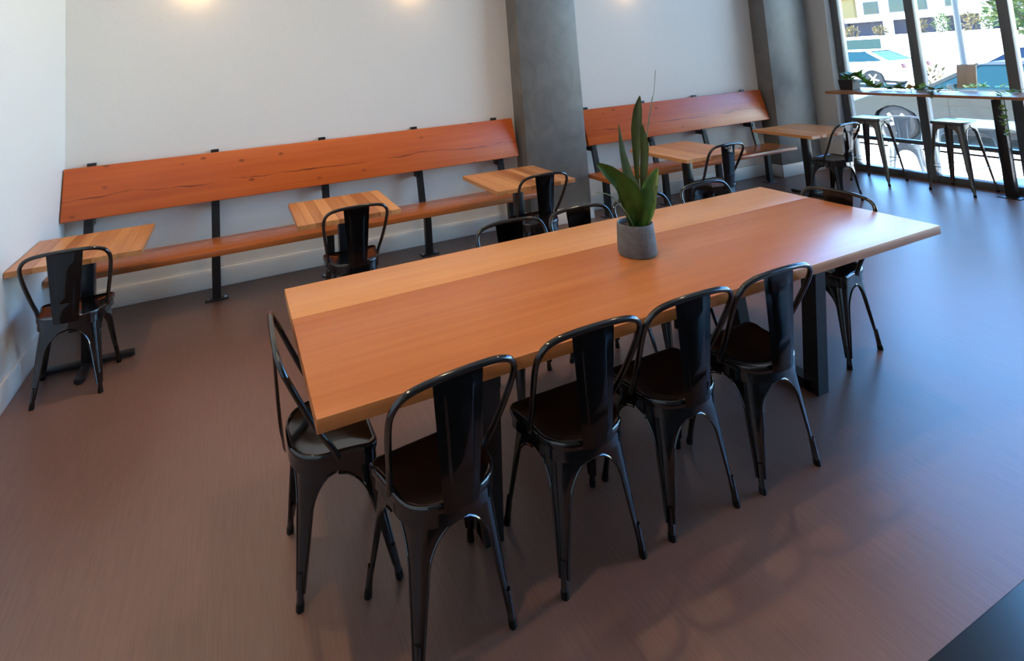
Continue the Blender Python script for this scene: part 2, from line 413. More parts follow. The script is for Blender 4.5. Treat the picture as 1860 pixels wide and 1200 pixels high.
# ------------------------------------------------------------------ metal cafe chair
def leg_shell(top, foot, ztop, zend, e1, e2, h1, h2, apex, R, wm0, wm1, corner_r=.05, nrow=16):
    """pressed sheet leg wrapped round a corner, widening into the arches under the seat"""
    top = Vector(top); foot = Vector(foot); e1 = Vector(e1).normalized(); e2 = Vector(e2).normalized()
    rows = []; zs = [ztop] + [apex - (apex - zend) * (k / nrow) ** 1.3 for k in range(nrow + 1)]
    ed1 = []; ed2 = []
    for z in zs:
        t = (ztop - z) / ztop; c = top.lerp(foot, t); c.z = z
        d = apex - z; fr_ = (ztop - z) / (ztop - zend); wm = wm0 + (wm1 - wm0) * fr_
        if d < R:
            k = 1 - math.sqrt(max(0, 1 - (1 - max(d, 0) / R) ** 2)); a1 = wm + (h1 - wm) * k; a2 = wm + (h2 - wm) * k
        else: a1 = a2 = wm
        cr = min(corner_r, wm * .8)
        p1 = c + e1 * a1; p2 = c + e2 * a2
        row = [p1, c + e1 * (cr + (a1 - cr) * .5)]
        A = c + e1 * cr; B = c + e2 * cr
        for q in range(5):
            s_ = q / 4; row.append(A * (1 - s_) ** 2 + c * 2 * s_ * (1 - s_) + B * s_ * s_)
        row += [c + e2 * (cr + (a2 - cr) * .5), p2]
        rows.append(row); ed1.append(p1); ed2.append(p2)
    n = len(rows[0]); bm = bmesh.new(); vv = [[bm.verts.new(p) for p in r_] for r_ in rows]
    for i in range(len(rows) - 1):
        for k in range(n - 1): bm.faces.new((vv[i][k], vv[i][k + 1], vv[i + 1][k + 1], vv[i + 1][k]))
    inner = (e1 + e2).normalized()
    bmesh.ops.recalc_face_normals(bm, faces=bm.faces)
    bm.faces.ensure_lookup_table()
    if bm.faces[len(bm.faces) // 2].normal.dot(inner) > 0: bmesh.ops.reverse_faces(bm, faces=bm.faces)
    bmesh.ops.solidify(bm, geom=bm.faces[:], thickness=.0035)
    mb = MB().from_bm(bm)
    mb.tube(ed1[1:], .0042, 6); mb.tube(ed2[1:], .0042, 6)
    return mb, top, foot


def foot_cap(parent, top, foot, ztop, zend, m, shift):
    def pt(z): 
        p = Vector(top).lerp(Vector(foot), (ztop - z) / ztop); p.z = z; return p + Vector(shift)
    fm = MB().tube([pt(zend + .055), pt(.012)], [.0105, .0125], 8); fm.obj('foot_tube', m, parent)
    MB().tube([pt(.022), pt(0.0)], [.0135, .0140], 8).obj('foot_cap', 'black_rubber', parent)


def chair_outline(sc=1.0, n_rear=18):
    c = Vector((0, -.03)); pts = []
    # front right corner (rounded) -> side -> rear arc -> side -> front left corner
    for k in range(5):
        a = math.pi / 2 * (1 - k / 4); pts.append((.158 + .032 * math.cos(a), .083 + .032 * math.sin(a)))
    pts.append((.18, .03)); pts.append((.172, -.03))
    for k in range(1, n_rear):
        th = math.pi * k / n_rear; cs, sn = math.cos(th), math.sin(th)
        pts.append((.172 * math.copysign(abs(cs) ** .72, cs), -.03 - .15 * abs(sn) ** .80))
    pts.append((-.172, -.03)); pts.append((-.18, .03))
    for k in range(5):
        a = math.pi / 2 * (k / 4); pts.append((-.158 - .032 * math.cos(a), .083 + .032 * math.sin(a)))
    return [(c.x + (p[0] - c.x) * sc, c.y + (p[1] - c.y) * sc) for p in pts]


def make_chair(metal):
    t = empty('metal_chair')
    SZ = .45
    rs = []
    for sc, z in ((.955, SZ - .03), (.99, SZ - .028), (1.0, SZ - .018), (1.0, SZ - .008), (.985, SZ - .001), (.955, SZ), (.925, SZ - .006), (.88, SZ - .008), (.55, SZ - .013), (.2, SZ - .015)):
        rs.append([(x, y, z) for x, y in chair_outline(sc)])
    MB().rings(rs).obj('seat', metal, t, angle=60)
    o = chair_outline(.965); ap = [[(x, y, SZ - .028) for x, y in o], [(x * 1.01, y * 1.01, SZ - .065) for x, y in o], [(x * .985, y * .985, SZ - .065) for x, y in o], [(x * .975, y * .975, SZ - .028) for x, y in o]]
    MB().rings(ap).obj('apron', metal, t, angle=50)
    for sx in (1, -1):
        for fr_ in (1, -1):
            if fr_ == 1: top, foot, e1, e2, h1, h2 = (sx * .170, .098, 0), (sx * .206, .172, 0), (-sx, 0, 0), (-.06 * sx, -1, 0), .172, .128
            else: top, foot, e1, e2, h1, h2 = (sx * .135, -.145, 0), (sx * .168, -.172, 0), (-sx, -.10, 0), (.14 * sx, 1, 0), .139, .121
            mb, T, F = leg_shell(top, foot, SZ - .045, .05, e1, e2, h1, h2, SZ - .075, .105, .052, .019)
            lg = mb.obj('leg', metal, t, angle=50)
            sh = (Vector(e1).normalized() + Vector(e2).normalized()) * .008
            foot_cap(lg, T, F, SZ - .045, .05, metal, sh)
    half = [(.172, -.025, .428), (.176, -.045, .47), (.190, -.09, .545), (.207, -.14, .645), (.2155, -.18, .73), (.209, -.199, .770), (.186, -.21, .799), (.14, -.215, .814), (.07, -.217, .820), (0, -.217, .821)]
    path = smooth_path(half + [(-x, y, z) for x, y, z in half[-2::-1]], 5)
    MB().tube(path, .0108, 10).obj('back_hoop', metal, t)
    # centre slat with a raised panel
    mb = MB(); NV = 14; cols = [-1, -.62, -.56, -.5, .5, .56, .62, 1]; grid = []
    for i in range(NV + 1):
        s_ = i / NV; z = .425 + (.818 - .425) * s_; yy = -.185 - .030 * s_ ** .8; hw = .06 + (.088 - .06) * s_
        row = []
        for c in cols:
            off = 0
            if abs(c) < .6 and .14 < s_ < .88: off = -.004
            if abs(c) < .53 and .18 < s_ < .84: off = -.0055
            row.append((c * hw, yy + .012 * (1 - c * c) * (1 - s_) * -1 + off, z))
        grid.append(row)
    bm = bmesh.new(); vv = [[bm.verts.new(p) for p in r_] for r_ in grid]
    for i in range(NV):
        for k in range(len(cols) - 1): bm.faces.new((vv[i][k], vv[i][k + 1], vv[i + 1][k + 1], vv[i + 1][k]))
    bmesh.ops.solidify(bm, geom=bm.faces[:], thickness=.004)
    mb.from_bm(bm); mb.obj('back_slat', metal, t, angle=25)
    return t


chair0 = make_chair('black_metal')
silver0 = make_chair('silver_metal')
chair_used = [False]


def place_chair(x, y, rz, label, group, z=0.0):
    t = chair0 if not chair_used[0] else copy_tree(chair0)
    chair_used[0] = True
    t.location = (x, y, z); t.rotation_euler = (0, 0, rz); tag(t, label, 'chair', group); return t


R = math.radians
G1 = 'black metal chairs around the long table'; G2 = 'black metal chairs at the small tables'
place_chair(.590, 1.806, R(5.5), 'black metal chair nearest the camera, facing the long side of the table', G1)
place_chair(1.120, 1.824, R(0), 'black metal chair second from the camera along the near long side', G1)
place_chair(1.577, 1.826, R(0), 'black metal chair third from the camera along the near long side', G1)
place_chair(2.036, 1.822, R(0), 'black metal chair on the near long side next to the right table leg', G1)
place_chair(.330, 2.165, R(-90), 'black metal chair pushed in at the near left end of the long table', G1)
place_chair(3.142, 2.195, R(90), 'black metal chair pushed in at the window end of the long table', G1)
place_chair(1.440, 2.585, R(180), 'black metal chair behind the long table, farthest from the plant', G1)
place_chair(1.912, 2.585, R(180), 'black metal chair behind the long table in front of the middle column', G1)
place_chair(2.372, 2.585, R(180), 'black metal chair behind the long table, its hoop showing just past the plant', G1)
place_chair(2.915, 2.580, R(180), 'black metal chair behind the long table, nearest its far right corner', G1)
place_chair(-.895, 3.952, R(0), 'black metal chair at the small table against the left wall', G2)
place_chair(.748, 3.872, R(0), 'black metal chair at the second small table from the left wall', G2)
place_chair(2.235, 3.900, R(0), 'black metal chair at the small table in front of the middle column', G2)
place_chair(4.19, 3.888, R(0), 'black metal chair at the small table right of the plant', G2)
place_chair(5.96, 3.915, R(0), 'black metal chair at the small table closest to the window', G2)

# ------------------------------------------------------------------ the long table
TT = .765; TX0, TX1, TY0, TY1 = .199, 3.300, 1.666, 2.667
lt_c = ((TX0 + TX1) / 2, (TY0 + TY1) / 2)
lt = tag(empty('long_table', (*lt_c, 0)), 'long wooden communal table on black trapezoid steel legs with a plant on it', 'table')
ybs = [TY0, 2.338, TY1]
for i in range(2):
    mb = MB().box((TX0 - lt_c[0], ybs[i] + .0004 - lt_c[1], TT - .042), (TX1 - lt_c[0], ybs[i + 1] - .0004 - lt_c[1], TT), .0022)
    o = mb.obj('board', 'table_wood_light' if i == 1 else 'table_wood', lt)
    if i == 1: o['label'] = 'paler board along the far edge'
for xc in (.842, 2.660):
    mb = MB(); x = xc - lt_c[0]; s_ = .074; yc = 2.166 - lt_c[1]; bo, to = .2, .27
    for sg in (1, -1):
        a = Vector((x, yc + sg * bo, .0)); b_ = Vector((x, yc + sg * to, TT - .043))
        # sloped upright with horizontal cut ends
        lo = [(x - s_ / 2, a.y - s_ / 2, 0), (x + s_ / 2, a.y - s_ / 2, 0), (x + s_ / 2, a.y + s_ / 2, 0), (x - s_ / 2, a.y + s_ / 2, 0)]
        hi = [(x - s_ / 2, b_.y - s_ / 2, TT - .043), (x + s_ / 2, b_.y - s_ / 2, TT - .043), (x + s_ / 2, b_.y + s_ / 2, TT - .043), (x - s_ / 2, b_.y + s_ / 2, TT - .043)]
        mb.rings([lo, hi])
    mb.box((x - s_ / 2, yc - bo, 0), (x + s_ / 2, yc + bo, .05)); mb.box((x - s_ / 2, yc - to, TT - .043 - .05), (x + s_ / 2, yc + to, TT - .043))
    mb.obj('leg_frame', 'steel_dark', lt, smooth=False)

# ------------------------------------------------------------------ small tables
ZT = .727
small = [(-1.209, -.532, 3.862, 4.478, 0, 'small butcher block table pushed against the left wall'),
         (.378, 1.087, 3.775, 4.430, 0, 'small butcher block table, second from the left wall'),
         (1.860, 2.575, 3.775, 4.450, 0, 'small butcher block table in front of the middle column'),
         (3.745, 4.490, 3.740, 4.480, 0, 'small butcher block table half hidden by the plant leaves'),
         (5.545, 6.290, 3.790, 4.500, -2, 'small butcher block table closest to the window')]
for (x0, x1, y0, y1, rz, lab) in small:
    cx, cy = (x0 + x1) / 2, (y0 + y1) / 2
    t = tag(empty('small_table', (cx, cy, 0), R(rz)), lab, 'table', 'small square tables along the benches')
    hx, hy = (x1 - x0) / 2, (y1 - y0) / 2; N = 10; xs = [-hx]
    ws = [random.uniform(.75, 1.25) for _ in range(N)]; sw = sum(ws)
    for k in range(N): xs.append(xs[-1] + 2 * hx * ws[k] / sw)
    for k in range(N):
        xa, xb = xs[k] + .0003, xs[k + 1] - .0003; xm = (xa + xb) / 2
        st = MB().box((xa - xm, -hy, -.016), (xb - xm, hy, .016), .0012, seg=1).obj('stave', 'stave_wood', t); st.location = (xm, 0, ZT - .016)
    MB().box((-.035, -.035, .03), (.035, .035, ZT - .04), .004).obj('post', 'steel_dark', t)
    MB().box((-.16, -.16, ZT - .042), (.16, .16, ZT - .0325), .002).obj('top_plate', 'steel_dark', t)
    b_ = MB().box((-.25, -.03, .008), (.25, .03, .035), .008).box((-.03, -.23, .008), (.03, .23, .035), .008)
    for q in ((-.235, 0), (.235, 0), (0, -.215), (0, .215)): b_.lathe([(.018, 0), (.018, .012)], 10, (q[0], q[1], 0))
    b_.obj('cross_base', 'steel_dark', t)

# ------------------------------------------------------------------ benches
YS0, YS1, ZS = 4.530, 4.895, .445


def bench(x0, x1, sx0, sx1, posts, lab):
    cx = (x0 + x1) / 2
    t = tag(empty('wall_bench', (cx, 4.72, 0)), lab, 'bench', 'wooden benches along the back wall')
    oy = 4.72
    MB().box((sx0 - cx, YS0 - oy, ZS - .042), (sx1 - cx, YS1 - oy, ZS), .004).obj('seat_board', 'seat_wood', t)
    # leaning back board: its own origin so that the grain follows it
    th = math.atan2(.10, .375); L = math.hypot(.10, .375)
    bb = MB().box((x0 - cx, -.0225, -L / 2), (x1 - cx, .0225, L / 2), .005).obj('back_board', 'bench_wood', t)
    bb.location = (0, (4.906 + 5.006) / 2 + .0225 * math.cos(th) - oy, (.733 + 1.108) / 2 - .0225 * math.sin(th)); bb.rotation_euler = (-th, 0, 0)
    for px in posts:
        x = px - cx; p = MB(); wv = .062
        p.box((x - wv / 2, 4.775 - oy, .008), (x + wv / 2, 4.825 - oy, ZS - .042), .003)
        p.box((x - wv / 2, YS0 + .05 - oy, ZS - .054), (x + wv / 2, YS1 - .005 - oy, ZS - .042), .002)
        a = Vector((x, 4.900 - oy, ZS - .01)); b2 = Vector((x, 5.066 - .0 - oy, 1.122))
        lo = [(x - wv / 2, 4.897 - oy, ZS - .05), (x + wv / 2, 4.897 - oy, ZS - .05), (x + wv / 2, 4.925 - oy, ZS - .05), (x - wv / 2, 4.925 - oy, ZS - .05)]
        m1 = [(x - wv / 2, 4.955 - oy, .725), (x + wv / 2, 4.955 - oy, .725), (x + wv / 2, 4.98 - oy, .72), (x - wv / 2, 4.98 - oy, .72)]
        hi = [(x - wv / 2, 5.053 - oy, 1.125), (x + wv / 2, 5.053 - oy, 1.125), (x + wv / 2, 5.07 - oy, 1.125), (x - wv / 2, 5.07 - oy, 1.125)]
        p.rings([lo, m1, hi])
        po = p.obj('post', 'steel_dark', t, smooth=False)
        MB().box((x - .022, 4.945 - oy, .655), (x + .022, YB - .001 - oy, .70), .002).obj('wall_bracket', 'steel_dark', po)
        MB().box((x - .085, 4.765 - oy, 0), (x + .085, 4.835 - oy, .008), .002).obj('base_plate', 'steel_dark', po)
        for sg in (-1, 1): MB().lathe([(.011, 0), (.011, .006), (.007, .011)], 8, (x + sg * .062, 4.8 - oy, .008)).obj('bolt', 'bolt_steel', po)
    return t


bench(-1.205, 2.690, -1.205, 2.735, [-1.035, -.150, .745, 1.630, 2.500], 'long orange-brown wooden bench left of the middle column')
bench(3.56, 6.385, 3.50, 6.30, [3.655, 4.47, 5.29, 6.12], 'shorter orange-brown wooden bench between the two grey columns')

# ------------------------------------------------------------------ plant on the long table
pc = Vector((1.803, 2.170, TT))
pl = tag(empty('potted_plant', pc), 'green broad-leaved plant in a grey concrete pot on the long table', 'plant')
MB().lathe([(.070, 0), (.088, .002), (.092, .01), (.091, .06), (.087, .125), (.085, .146), (.082, .149), (.077, .146), (.077, .12), (.0, .118)], 32).obj('pot', 'concrete_pot', pl)
MB().lathe([(.076, .112), (.075, .126), (.04, .131), (.001, .132)], 20).obj('soil', 'soil', pl)


def blade(parent, pts, widths, facing, m, fold=.25, name='leaf', curl=0.0):
    P = smooth_path(pts, 5); n = len(P); W = []
    for i in range(n):
        s_ = i / (n - 1) * (len(widths) - 1); k = min(int(s_), len(widths) - 2); W.append(widths[k] + (widths[k + 1] - widths[k]) * (s_ - k))
    bm = bmesh.new(); rows = []; F = Vector(facing)
    for i in range(n):
        t_ = (P[min(i + 1, n - 1)] - P[max(i - 1, 0)]).normalized(); sd_ = t_.cross(F).normalized(); nm = sd_.cross(t_).normalized()
        w_ = W[i]; row = []
        for c in (-1, -.55, 0, .55, 1): row.append(bm.verts.new(P[i] + sd_ * (c * w_) + nm * (abs(c) ** 1.5 * w_ * fold + curl * w_ * c)))
        rows.append(row)
    for i in range(n - 1):
        for k in range(4): bm.faces.new((rows[i][k], rows[i][k + 1], rows[i + 1][k + 1], rows[i + 1][k]))
    bmesh.ops.solidify(bm, geom=bm.faces[:], thickness=.0016)
    return MB().from_bm(bm).obj(name, m, parent, angle=80)


def pz(zx, zy, y):          # point on a plane y from a pixel pair measured in an enlarged crop of the plant
    return at_y(1040 + zx / 3.077, 110 + zy / 3.077, y) - pc


tocam = Vector((0, 0, H)) - Vector((1.8, 2.17, 1.1)); tocam.normalize()
fl = Vector((tocam.x, tocam.y, .15))
b0 = Vector((-.005, 0, .12))
blade(pl, [b0 + Vector((-.01, -.01, 0)), pz(335, 800, 2.12), pz(295, 705, 2.10), pz(210, 625, 2.09), pz(135, 574, 2.08)], [.012, .045, .056, .040, .030, .004], fl, 'leaf_green', .35)
blade(pl, [b0 + Vector((-.01, .015, 0)), pz(352, 760, 2.17), pz(312, 640, 2.19), pz(278, 500, 2.20), pz(258, 355, 2.20)], [.010, .020, .030, .020, .011, .001], fl, 'leaf_pale', .3)
blade(pl, [b0 + Vector((.0, .012, 0)), pz(370, 800, 2.18), pz(358, 600, 2.20), pz(356, 430, 2.21), pz(362, 300, 2.21), pz(376, 196, 2.21)], [.005, .006, .008, .018, .027, .022, .002], fl, 'leaf_olive', .3)
blade(pl, [b0 + Vector((.008, .0, 0)), pz(392, 800, 2.15), pz(396, 650, 2.15), pz(402, 500, 2.15), pz(396, 420, 2.15), pz(388, 358, 2.15)], [.006, .010, .015, .019, .020, .014, .002], fl, 'leaf_olive', .3)
blade(pl, [b0 + Vector((.012, -.012, 0)), pz(408, 860, 2.12), pz(425, 740, 2.12), pz(450, 660, 2.13), pz(476, 598, 2.14)], [.010, .030, .040, .034, .020, .002], fl, 'leaf_green', .35)
blade(pl, [b0 + Vector((0, -.02, 0)), pz(385, 870, 2.11), pz(380, 800, 2.11), pz(372, 735, 2.115)], [.010, .026, .030, .018, .002], fl, 'leaf_green', .3)
MB().tube(smooth_path([b0 + Vector((.006, .02, 0)), pz(398, 640, 2.19), pz(415, 420, 2.2), pz(440, 240, 2.2), pz(455, 170, 2.2), pz(463, 52, 2.2)], 5), [.004] * 8 + [.0032] * 10 + [.0016] * 8, 6).obj('stalk', 'leaf_pale', pl)
MB().tube(smooth_path([b0 + Vector((-.02, -.03, 0)), pz(300, 850, 2.10), pz(230, 770, 2.10), pz(190, 745, 2.10), pz(130, 738, 2.11)], 5), .0022, 6).obj('stalk', 'leaf_pale', pl)

# ------------------------------------------------------------------ window counter, stools and things on it
CZ = 1.056; cy0, cy1 = -2.6, 4.52; cc = (7.17, (cy0 + cy1) / 2)
ct = tag(empty('window_counter', (*cc, 0)), 'narrow wooden bar counter on dark steel legs along the window', 'counter')
MB().box((6.92 - cc[0], cy0 - cc[1], CZ - .030), (7.42 - cc[0], cy1 - cc[1], CZ), .003).obj('counter_top', 'counter_wood', ct)
for y in (3.03, .9, -1.3):
    MB().box((7.27 - cc[0], y - .04 - cc[1], .008), (7.35 - cc[0], y + .04 - cc[1], CZ - .03), .004).obj('leg', 'steel_dark', ct)
    MB().box((7.22 - cc[0], y - .09 - cc[1], 0), (7.40 - cc[0], y + .09 - cc[1], .008), .002).obj('base_plate', 'steel_dark', ct)


def make_stool():
    t = empty('metal_stool'); SZ = .75; a = .152

    def sq(h, z, r=.035):
        out = []
        for qx, qy in ((1, 1), (-1, 1), (-1, -1), (1, -1)):
            st = {(1, 1): 0, (-1, 1): 90, (-1, -1): 180, (1, -1): 270}[(qx, qy)]
            for k in range(5): 
                an = R(st + 90 * k / 4); out.append((qx * (h - r) + r * math.cos(an), qy * (h - r) + r * math.sin(an), z))
        return out
    MB().rings([sq(a * .96, SZ - .035), sq(a, SZ - .03), sq(a, SZ - .008), sq(a * .97, SZ), sq(a * .9, SZ - .003, .03), sq(a * .3, SZ - .006, .01)]).obj('seat', 'gunmetal', t, angle=60)
    for sx in (1, -1):
        for sy in (1, -1):
            mb, T, F = leg_shell((sx * .138, sy * .138, 0), (sx * .205, sy * .205, 0), SZ - .03, .05, (-sx, 0, 0), (0, -sy, 0), .13, .13, SZ - .06, .07, .052, .02, nrow=12)
            lg = mb.obj('leg', 'gunmetal', t, angle=50); foot_cap(lg, T, F, SZ - .03, .05, 'gunmetal', (-sx * .008, -sy * .008, 0))
    q = .178
    for a_, b_ in (((q, q), (-q, q)), ((-q, q), (-q, -q)), ((-q, -q), (q, -q)), ((q, -q), (q, q))):
        MB().tube([(a_[0], a_[1], .26), (b_[0], b_[1], .26)], .0045, 6).obj('footrest', 'gunmetal', t)
    return t


st0 = make_stool(); st0.location = (7.09, 4.13, 0); st0.rotation_euler = (0, 0, R(4)); tag(st0, 'grey metal bar stool nearer the wall corner at the window counter', 'stool', 'metal bar stools at the window counter')
st1 = copy_tree(st0); st1.location = (7.25, 3.40, 0); st1.rotation_euler = (0, 0, R(-3)); tag(st1, 'grey metal bar stool next to the counter leg', 'stool', 'metal bar stools at the window counter')

p = at_z(1539, 163, CZ)
bx = tag(empty('planter_box', (p.x + .06, p.y, CZ)), 'small dark square planter at the wall end of the window counter', 'planter')
MB().rings([[(-.075, -.075, 0), (.075, -.075, 0), (.075, .075, 0), (-.075, .075, 0)], [(-.085, -.085, .125), (.085, -.085, .125), (.085, .085, .125), (-.085, .085, .125)], [(-.072, -.072, .125), (.072, -.072, .125), (.072, .072, .125), (-.072, .072, .125)], [(-.07, -.07, .1), (.07, -.07, .1), (.07, .07, .1), (-.07, .07, .1)]]).obj('pot', 'planter_black', bx, smooth=False)


def leaf_quad(mb, p, d, nrm, L, W):
    d = Vector(d).normalized(); s_ = d.cross(Vector(nrm)).normalized(); n_ = s_.cross(d); p = Vector(p)
    a = p; b_ = p + d * L * .4 + s_ * W + n_ * .004; c = p + d * L; e = p + d * L * .4 - s_ * W + n_ * .004; m_ = p + d * L * .45 - n_ * .003
    mb.add([a, b_, c, e, m_], [(0, 1, 4), (1, 2, 4), (2, 3, 4), (3, 0, 4)])


def vine(name, pts, n, lab, cat='plant', L=.06, m='vine_green', rest=None):
    base = Vector(pts[0]); t = tag(empty(name, base), lab, cat)
    P = smooth_path([Vector(q) - base for q in pts], 6)
    MB().tube(P, .003, 5).obj('stem', 'leaf_olive', t)
    mb = MB()
    for k in range(n):
        q = P[int(random.random() * (len(P) - 1))]; a = random.uniform(0, 6.28)
        leaf_quad(mb, q + Vector((0, 0, .004)), (math.cos(a), math.sin(a), random.uniform(.15, .9)), (random.uniform(-.3, .3), random.uniform(-.3, .3), 1), L * random.uniform(.6, 1.2), L * random.uniform(.28, .42))
    mb.obj('foliage', m, t, smooth=False)
    return t


bp_ = bx.location
vine('trailing_vine', [bp_ + Vector((0, 0, .11)), bp_ + Vector((.0, -.05, .17)), bp_ + Vector((.02, -.14, .13)), bp_ + Vector((.04, -.22, .03)), bp_ + Vector((.05, -.45, .012)), bp_ + Vector((.0, -.75, .012)), bp_ + Vector((.05, -1.1, .012))], 95, 'green trailing vine spilling from the dark planter along the window counter', L=.115)
ez = at_z(1760, 161, CZ)
vine('leafy_cutting', [(ez.x - .02, ez.y + .02, CZ + .008), (ez.x, ez.y - .08, CZ + .02), (ez.x + .03, ez.y - .25, CZ + .012), (ez.x + .05, ez.y - .5, CZ + .012)], 34, 'green leafy cutting at the foot of the wooden easel board', L=.075)
hv = at_z(1718, 168, CZ)
vine('hanging_vine', [(7.10, hv.y + .02, CZ + .008), (7.0, hv.y + .0, CZ + .014), (6.925, hv.y, CZ + .020), (6.900, hv.y, CZ + .006), (6.896, hv.y - .01, CZ - .06)], 16, 'pale sprig hanging over the counter edge between the two stools', L=.05, m='leaf_pale')
vine('draping_vine', [(7.3, 2.86, CZ + .01), (6.95, 2.84, CZ + .012), (6.905, 2.83, CZ - .05), (6.90, 2.83, CZ - .25), (6.91, 2.82, CZ - .42)], 30, 'green vine draping down from the counter right of its steel leg', L=.065)
fo = at_z(1712, 161, CZ)
fl_ = tag(empty('dried_flower', (7.02, fo.y, CZ)), 'small dried orange flower head on the window counter', 'flower')
MB().tube([(0, 0, 0), (.005, 0, .06)], .003, 5).obj('stem', 'leaf_olive', fl_)
mb = MB()
for k in range(16):
    a = 2.4 * k; leaf_quad(mb, (.005, 0, .055), (math.cos(a), math.sin(a), .25 + .06 * k), (0, 0, 1), .045, .012)
mb.obj('petals', 'flower_orange', fl_, smooth=False)
# easel board: a leaning panel with a lower ledge
ez0 = at_z(1748, 161, CZ)
eb = tag(empty('easel_board', (ez0.x + .10, ez0.y + .0, CZ), R(8)), 'brown wooden easel board standing on the window counter', 'sign')
rot = Matrix.Rotation(R(20), 4, 'Y')
MB().box((-.006, -.085, 0), (.006, .085, .275), .002, rot=None).obj('panel', 'easel_wood', eb).rotation_euler = (0, R(16), 0)
MB().box((-.018, -.088, .0), (.004, .088, .014), .002).obj('ledge', 'easel_wood', eb)
MB().bar((.055, 0, .19), (.135, 0, .0), .05, .006).obj('prop', 'easel_wood', eb)

# ------------------------------------------------------------------ mat
mt = at_z(1775, 1129, 0)
tag(MB().box((.55, -.1, 0), (3.4, 1.062, .012), .004).obj('floor_mat', 'dark_mat', loc=(1.9, .5, 0)), 'dark smooth floor mat in the bottom right corner', 'mat')

# ------------------------------------------------------------------ wall sconces, just above the picture
for px, lab in ((352, 'black wall lamp above the long bench, nearer the left wall'), (742, 'black wall lamp above the long bench, nearer the middle column'), (1131, 'black wall lamp above the shorter bench, nearer the middle column')):
    q = at_y(px, -32, YB)
    t = tag(empty('wall_sconce', (q.x, YB, q.z)), lab, 'lamp', 'wall lamps above the benches')
    MB().box((-.05, -.02, -.05), (.05, 0, .09), .004).obj('back_plate', 'lamp_black', t)
    MB().tube([(0, -.01, .05), (0, -.07, .07), (0, -.10, .06)], .008, 8).obj('arm', 'lamp_black', t)
    MB().lathe([(.02, .065), (.03, .06), (.06, .0), (.056, .0), (.026, .055), (.0, .06)], 20, (0, -.10, .0)).obj('shade', 'lamp_black', t)
    MB().lathe([(.001, -.03), (.016, -.025), (.024, -.005), (.018, .02), (.01, .045), (.001, .05)], 16, (0, -.10, 0)).obj('bulb', 'bulb_glow', t)
    ld = bpy.data.lights.new('sconce_light', 'POINT'); ld.energy = 0.16; ld.color = (1, .62, .30); ld.shadow_soft_size = .02
    lo = bpy.data.objects.new('sconce_light', ld); COL.objects.link(lo); lo.parent = t; lo.location = (0, -.10, -.045)

# ------------------------------------------------------------------ assumed ceiling downlights, out of view, added to warm and brighten floor and tables
for x, y, lab in ((-.3, 1.3, 'assumed ceiling downlight left of the camera, added for warm fill light'), (-.3, 3.3, 'assumed ceiling downlight over the left end of the benches, added for warm fill light'),
                  (1.9, 2.7, 'assumed ceiling downlight behind the long table, added for warm fill light'), (4.3, 2.2, 'assumed ceiling downlight over the shorter bench, added for warm fill light')):
    t = tag(empty('assumed_downlight', (x, y, ZC)), lab, 'lamp', 'assumed ceiling downlights added for warm fill light')
    MB().lathe([(.075, -.002), (.075, -.008), (.060, -.010), (.058, -.001)], 24).obj('trim_ring', 'white_trim', t)
    MB().lathe([(.056, -.003), (.050, -.005), (.001, -.005)], 20).obj('lens', 'bulb_glow', t)
    ld = bpy.data.lights.new('downlight', 'SPOT'); ld.energy = 15.0; ld.color = (1, .70, .42); ld.shadow_soft_size = .06; ld.spot_size = R(125); ld.spot_blend = 1.0
    lo = bpy.data.objects.new('downlight', ld); COL.objects.link(lo); lo.parent = t; lo.location = (0, 0, -.03)

# ------------------------------------------------------------------ outside: ground
PZ, SZ_ = -.2, -.3
structure(MB().box((XR + .16, -14, PZ - .4), (10.5, 30, PZ)).obj('patio', 'pavement'), 'pale sunlit patio paving outside the window')
structure(MB().box((10.5, -30, SZ_ - .4), (90, 70, SZ_)).obj('street', 'asphalt'), 'pale sunlit street and parking lot')
structure(MB().box((10.35, -14, PZ), (10.5, 30, PZ + .0)).box((10.5, -14, SZ_), (10.62, 30, PZ + .01), .01).obj('kerb', 'pavement'), 'pale concrete kerb along the street')

# patio furniture
silver0.location = (8.42, 4.52, PZ); silver0.rotation_euler = (0, 0, R(-62)); tag(silver0, 'silver metal patio chair outside the window behind the first stool', 'chair')
pt = tag(empty('patio_table', (8.75, 3.85, PZ)), 'low silver metal patio table outside the window behind the second stool', 'table')
MB().box((-.38, -.38, .70), (.38, .38, .725), .008).obj('table_top', 'silver_metal', pt)
for sx in (1, -1):
    for sy in (1, -1):
        mb, T, F = leg_shell((sx * .30, sy * .30, 0), (sx * .36, sy * .36, 0), .70, .04, (-sx, 0, 0), (0, -sy, 0), .28, .28, .67, .10, .05, .02, nrow=10)
        mb.tube([Vector(T).lerp(Vector(F), .9) + Vector((-sx * .01, -sy * .01, .05)), Vector(F) + Vector((-sx * .01, -sy * .01, 0))], .012, 8); mb.obj('leg', 'silver_metal', pt, angle=50)


